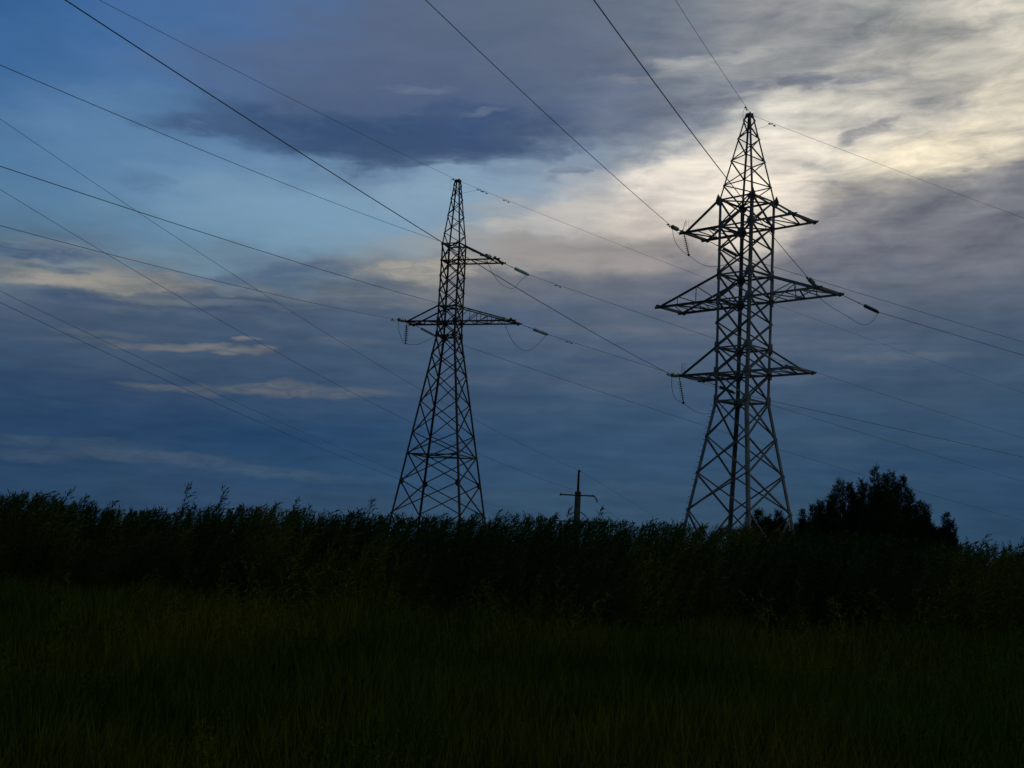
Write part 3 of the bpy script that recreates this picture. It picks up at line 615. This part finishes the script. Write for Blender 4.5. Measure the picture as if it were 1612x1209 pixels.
# ------------------------------------------------------------------ weeds
def diamonds(P, D, L, Wd, rng):
    """narrow leaves: base P, unit direction D, length L, width Wd -> verts (n*4,3)"""
    n = len(P); r_ = rng.normal(size=(n, 3)); s_ = np.cross(D, r_); s_ /= np.linalg.norm(s_, axis=1, keepdims=True) + 1e-9
    tip = P + D*L[:, None]; tip[:, 2] -= L*.12; mid = P + D*(L*.45)[:, None]
    return np.stack([P, mid + s_*Wd[:, None], tip, mid - s_*Wd[:, None]], 1).reshape(-1, 3)
def make_weed(seed, h=2.3, lean=.16, bushy=1.0):
    rng = np.random.default_rng(seed); ts = np.linspace(0, 1, 13)
    wob = rng.uniform(-.05, .05, 2)
    f = lambda t: np.stack([lean*h*t**2.2 + wob[0]*np.sin(t*5), wob[1]*np.sin(t*4), h*(t - .10*lean*t**3)], -1)
    pts = f(ts); SV, SF = [], []
    for i, p in enumerate(pts):
        rr = .011*(1-ts[i])+.0025
        for j in range(3): a = 2.094*j; SV.append((p[0]+rr*math.cos(a), p[1]+rr*math.sin(a), p[2]))
    for i in range(12):
        for j in range(3): SF.append((i*3+j, i*3+(j+1) % 3, i*3+3+(j+1) % 3, i*3+3+j))
    P, D, L, Wd = [], [], [], []
    nn = int(24*bushy)
    for k in range(nn):
        t = .16 + .84*(k+rng.uniform(0, .8))/nn; b = f(np.array(t)); ph = k*2.4 + rng.uniform(-.4, .4)
        d = np.array([math.cos(ph)*.55 + .34 + .3*t*lean/.16*.5, math.sin(ph)*.5, .95]); d /= np.linalg.norm(d)
        lb = (.50*(1-t)**.7 + .08)*rng.uniform(.65, 1.15)
        m_ = 3 + int(lb*11)
        for q in range(m_):
            s_ = (q+.5)/m_; p = b + d*lb*s_; p[0] += .10*lb*s_**2
            dd = d + rng.normal(size=3)*.42 + np.array([.22, 0, .05]); dd /= np.linalg.norm(dd)
            P.append(p); D.append(dd); L.append(rng.uniform(.08, .155)); Wd.append(rng.uniform(.008, .014))
        e = b + d*lb; P.append(b); D.append((e-b)/lb); L.append(lb*1.02); Wd.append(.0045)
    for q in range(7): P.append(f(np.array(.93+.01*q))); dd = np.array([.35, 0, .9]) + rng.normal(size=3)*.25; D.append(dd/np.linalg.norm(dd)); L.append(.09); Wd.append(.006)
    LVt = diamonds(np.array(P), np.array(D), np.array(L), np.array(Wd), rng)
    return np.array(SV), np.array(SF), LVt, np.arange(len(LVt)).reshape(-1, 4)
WV = [make_weed(100+i, 2.3, .12+.045*(i % 5), 1.1 + .15*(i % 3)) for i in range(10)]
rng = np.random.default_rng(7)
def xform(V, x, y, z, rz, sc_, sh=0.0):
    c, s = math.cos(rz), math.sin(rz); o = np.empty_like(V)
    o[:, 0] = (V[:, 0]*c - V[:, 1]*s)*sc_ + x; o[:, 1] = (V[:, 0]*s + V[:, 1]*c)*sc_ + y; o[:, 2] = V[:, 2]*sc_ + z
    return o
TOPS = [(-20, 2.30), (-12.6, 2.24), (-11.6, 2.30), (-9.5, 2.04), (-8, 2.18), (-6, 2.22), (-4, 2.24), (-3, 2.22), (-1, 2.27), (1, 2.33), (3, 2.30), (5, 2.31), (7, 2.35), (9, 2.30), (12.5, 2.18), (20, 2.2)]
def top_h(x, y): return 1.8 + (float(np.interp(x*30/y, [a for a, _ in TOPS], [b for _, b in TOPS]))-1.8+.06)*y/30
AV, AF, BV, BF = [], [], [], []; na = nb = 0
for i in range(3300):
    y = 23.6 + 9.5*rng.random()**1.4; x = rng.uniform(-.5, .5)*y*1.02
    h_ = top_h(x, y)*(.80 + .24*rng.random()**.7)
    if y < 25.0: h_ *= rng.uniform(.5, .95)
    SV, SF, LVv, LF = WV[rng.integers(10)]
    k = h_/2.3; rz = rng.uniform(-.7, .7)
    a = xform(LVv, x, y, ground_z(x, y), rz, k); AV.append(a); AF.append(LF + na); na += len(a)
    b = xform(SV, x, y, ground_z(x, y), rz, k); BV.append(b); BF.append(SF + nb); nb += len(b)
n0 = na
mass = quads('weed_thicket', np.concatenate(AV + BV), np.concatenate(AF + [f_ + na for f_ in BF]), WEED)
tag(mass, 'dark band of tall feathery weeds across the field below the skyline', 'weeds', kind='stuff')

# the plumes that stand out above the thicket: one plant each
PLUMES = [
 (-12.75, 2.56, 'outermost feathery weed plume at the left edge of the skyline'),
 (-11.25, 2.62, 'broad feathery weed plume near the left edge, first tall rise of the skyline'),
 (-10.8, 2.50, 'weed plume leaning right beside the first tall rise near the left edge'),
 (-9.95, 2.40, 'lower weed plume at the right end of the leftmost clump'),
 (-7.92, 2.86, 'tallest upright weed plume on the left skyline'),
 (-7.62, 2.46, 'short weed plume bending right just beside the tallest left plume'),
 (-7.02, 2.74, 'second tallest weed plume on the left skyline, pointed and leaning slightly right'),
 (-6.05, 2.46, 'weed plume between the second tallest left plume and the dark pylon, leaning right'),
 (-5.4, 2.42, 'wide weed plume leaning right, halfway between the left plumes and the dark pylon'),
 (-4.35, 2.30, 'ragged weed plume before the dip of the skyline left of the dark pylon'),
 (-3.42, 2.56, 'thin upright weed stalk alone just left of the dark pylon foot'),
 (-2.35, 2.28, 'low weed plume in front of the dark pylon left foot'),
 (-.62, 2.52, 'weed plume curving right in front of the right foot of the dark pylon'),
 (.35, 2.50, 'loose weed plume nodding right, between the dark pylon and the concrete pole'),
 (.95, 2.30, 'low weed plume just left of the concrete pole clump'),
 (1.36, 2.60, 'weed stalk crossing in front of the concrete pole on its left side'),
 (2.05, 2.60, 'weed stalk rising just right of the concrete pole'),
 (2.75, 2.44, 'feathery weed plume right of the concrete pole, arching right'),
 (3.55, 2.38, 'weed plume left of the grey pylon left foot, arching right'),
 (4.15, 2.30, 'last weed plume before the grey pylon left foot'),
 (11.15, 2.42, 'weed plume just right of the dark trees'),
 (11.75, 2.48, 'pointed weed plume near the right edge of the skyline'),
 (12.35, 2.36, 'outermost weed plume at the right edge of the skyline')]
for i, (x, h_, lab) in enumerate(PLUMES):
    y = 26.2 + .35*(i % 3); x *= y/30; h_ = 1.8 + (h_-1.8+(.02 if x < -5 else .16))*y/30; SV, SF, LVv, LF = make_weed(500+i, h_, .14 + .05*((i*7) % 4) if h_ < 2.6 else .06, 1.8)
    st_ = quads('tall_weed', SV, SF, STEM); st_.location = (x, y, ground_z(x, y)-.03)
    quads('leaves', LVv, LF, WEED, st_)
    tag(st_, lab, 'weed', 'weed plumes rising above the thicket')

# ------------------------------------------------------------------ meadow
def blades(n, y0, y1, hmin, hmax, wd, seed, pw=1.0, lim=None):
    r = np.random.default_rng(seed)
    y = y0 + (y1-y0)*r.random(n)**pw; x = r.uniform(-.52, .52, n)*y*1.02
    cl = np.sin(x*1.3+2*np.sin(y*.9))*np.sin(y*1.1+1.5*np.sin(x*.7))
    h = r.uniform(hmin, hmax, n)*(1+.30*cl+.35*np.maximum(0, np.sin(x*2.3+y)*np.sin(x*.9-y*.6+2))); a = r.uniform(0, 6.283, n); bend = r.uniform(.1, .45, n)*h
    dx, dy = np.cos(a)*bend + .12*h, np.sin(a)*bend; w = wd*r.uniform(.6, 1.3, n)
    sx_, sy_ = -np.sin(a)*w, np.cos(a)*w
    gz = .10*np.sin(x*.31+1)*np.sin(y*.23) + .05*np.sin(x*.9+y*.7)
    z = np.zeros(n)
    v = np.stack([np.stack([x-sx_, y-sy_, gz-.02], 1), np.stack([x+sx_, y+sy_, gz-.02], 1),
                  np.stack([x+dx*.35+sx_*.8, y+dy*.35+sy_*.8, gz+h*.62], 1), np.stack([x+dx*.35-sx_*.8, y+dy*.35-sy_*.8, gz+h*.62], 1),
                  np.stack([x+dx+sx_*.12, y+dy+sy_*.12, gz+h], 1), np.stack([x+dx-sx_*.12, y+dy-sy_*.12, gz+h], 1)], 1).reshape(-1, 3)
    k = np.arange(n)[:, None]*6
    f = np.concatenate([k + np.array([[0, 1, 2, 3]]), k + np.array([[3, 2, 4, 5]])])
    return v, f
v1, f1_ = blades(60000, 5.5, 16, .28, .60, .0055, 1, .9)
v2, f2_ = blades(60000, 15, 25, .30, .68, .0075, 2, .8)
MV, MF = [v1, v2], [f1_, f2_ + len(v1)]; nm_ = len(v1) + len(v2)
HV = [make_weed(700+i, 2.3, .15+.07*(i % 5), .55 + .12*(i % 3)) for i in range(8)]
for i in range(2300):                                     # taller weeds scattered through the grass, thickest toward the bank
    y = 6.5 + 18.5*rng.random()**.75; x = rng.uniform(-.5, .5)*y*1.04
    c_ = math.sin(x*.9 + 1.7*math.sin(y*.5)) * math.sin(y*.75 + x*.3)
    k = (.20 + .10*rng.random() + .09*c_)*(.8 if y < 14 else 1) * (1.0 + .35*max(0, (y-19)/6) + (.8 if rng.random() < (0 if y < 15 else .03 if y < 19 else .22) else 0))
    SV, SF, LVv, LF = HV[rng.integers(8)]
    a = xform(LVv, x, y, ground_z(x, y), rng.uniform(-2.5, 2.5), 1.0)
    a[:, 2] = (a[:, 2]-ground_z(x, y))*k + ground_z(x, y); a[:, 0] = (a[:, 0]-x)*k*1.5 + x; a[:, 1] = (a[:, 1]-y)*k*1.5 + y
    MV.append(a); MF.append(LF + nm_); nm_ += len(a)
tag(quads('meadow_grass', np.concatenate(MV), np.concatenate(MF), GRASS), 'dim olive meadow of rough grass and low weeds filling the foreground', 'grass', kind='stuff')

# ------------------------------------------------------------------ trees
def make_tree(name, x, y, leaders0, label, seed, dens=1.0, dome=False):
    """leaders: (dx, dy, height, radius) upright tops that share one trunk"""
    r = np.random.default_rng(seed); leaders = []
    for dx, dy, h, rad in leaders0:                      # every top carries a few lower side tops
        leaders.append((dx, dy, h, rad))
        for q in range(8 if dome else 4):
            a = r.uniform(0, 6.283); f_ = r.uniform(.62, .96); o_ = rad*r.uniform(.5, 1.15)*(1.3-f_)*(2.3 if dome else 1.6)
            leaders.append((dx + o_*math.cos(a), dy + o_*math.sin(a), h*f_, rad*(.5 if dome else .55)))
    gz = ground_z(x, y); root = empty(name, (x, y, gz)); tag(root, label, 'tree', 'dark trees beside the grey pylon')
    H = max(l[2] for l in leaders); m = MB()
    m.tube([(0, 0, -.2), (.03, 0, H*.18), (0, .02, H*.35)], [.05+H*.018, .04+H*.014, .03+H*.010], 9)
    for dx, dy, h, rad in leaders:
        m.tube([(0, .02, H*.30), (dx*.7, dy*.7, H*.30+(h-H*.30)*.3), (dx, dy, h*.97)], [.03+H*.008, .02+H*.005, .008], 6)
    P, D, L, Wd = [], [], [], []
    for dx, dy, h, rad in leaders:
        rad *= 1.25; nb_ = int((50 + 150*h*rad/2.2)*dens)
        for i in range(nb_):
            t = r.uniform(.0, 1)**.85; z = h*(.10 + .90*t); prof = rad*min(1, 1.25*(1-t)**.95)*(.78+.22*math.sin(t*23+dx*9)) + .02
            a = r.uniform(0, 6.283); q = r.uniform(.15, 1)**.5*prof*(1 + .25*math.sin(3*a+z*2.1))
            o = np.array([dx*min(1, .4+t) + q*math.cos(a), dy*min(1, .4+t) + q*math.sin(a), z])
            od = np.array([math.cos(a), math.sin(a), .45+.9*t]); od /= np.linalg.norm(od)
            lb = r.uniform(.2, .55)*(1-.3*t)*(.7+.3*rad)
            if i % 5 == 0: m.tube([(dx*min(1, .4+t), dy*min(1, .4+t), max(z-.15*prof, .1)), tuple(o), tuple(o+od*lb)], [.014, .009, .004], 4, cap=False)
            for k in range(15):
                s_ = r.random(); d2 = od + r.normal(size=3)*.55; d2 /= np.linalg.norm(d2)
                P.append(o + od*lb*s_ + r.normal(size=3)*.03); D.append(d2); L.append(r.uniform(.07, .17)); Wd.append(r.uniform(.009, .02))
    m.build('trunk', BARK, root)
    V = diamonds(np.array(P), np.array(D), np.array(L), np.array(Wd), r)
    quads('crown', V, np.arange(len(V)).reshape(-1, 4), PINE, root)
    return root
TREES = [
 ('young_bush', 15.45, 76, [(0, 0, 4.45, .9), (-.55, .1, 4.0, .8), (.5, 0, 4.1, .8)], 'low dark bush just behind the right feet of the grey pylon'),
 ('young_bush', 16.85, 77, [(0, 0, 4.5, .6), (.35, .2, 4.1, .6), (-.4, 0, 3.9, .7)], 'small narrow bush showing at the grey pylon right leg'),
 ('young_spruce', 17.85, 75, [(0, 0, 4.65, .45), (.3, .1, 3.9, .8), (-.4, 0, 3.7, .7)], 'thin pointed sapling between the grey pylon and the tree clump'),
 ('young_spruce', 18.85, 74, [(-.15, 0, 5.15, .8), (.45, 0, 5.1, .8), (.1, 0, 4.2, 1.2)], 'low bushy tree at the left foot of the tree clump'),
 ('dark_tree', 20.35, 75, [(-.25, 0, 6.5, .85), (.35, .2, 6.35, .85), (-.75, 0, 5.6, .85), (.1, 0, 4.4, 1.2)], 'left shoulder of the tree clump, a dark tree with twin pointed tops'),
 ('dark_tree', 22.0, 74, [(-.1, 0, 7.35, .8), (-.65, .1, 6.4, .85), (.5, .1, 6.9, 1.0), (0, 0, 5.0, 1.4)], 'tallest dark tree in the middle of the clump, pointed top'),
 ('dark_tree', 23.35, 75, [(-.15, 0, 7.25, .85), (.5, 0, 7.0, 1.0), (.95, .2, 6.3, 1.0), (.7, 0, 5.2, 1.2)], 'broad dark tree with a rounded top on the right of the clump'),
 ('young_spruce', 25.0, 74, [(-.1, 0, 4.95, .55), (-.5, 0, 4.6, .7), (.35, 0, 4.1, .7)], 'short spiky tree just right of the clump'),
 ('young_spruce', 25.95, 73, [(-.15, 0, 4.8, .45), (.15, 0, 4.4, .5), (.35, 0, 3.4, .6)], 'outermost small tree at the right, with branches sticking out sideways'),
]
for i, (nm, x, y, ld, lab) in enumerate(TREES):
    make_tree(nm, x, y, ld, lab, 40+i, .75 if nm == 'dark_tree' else 1.3, nm == 'dark_tree')
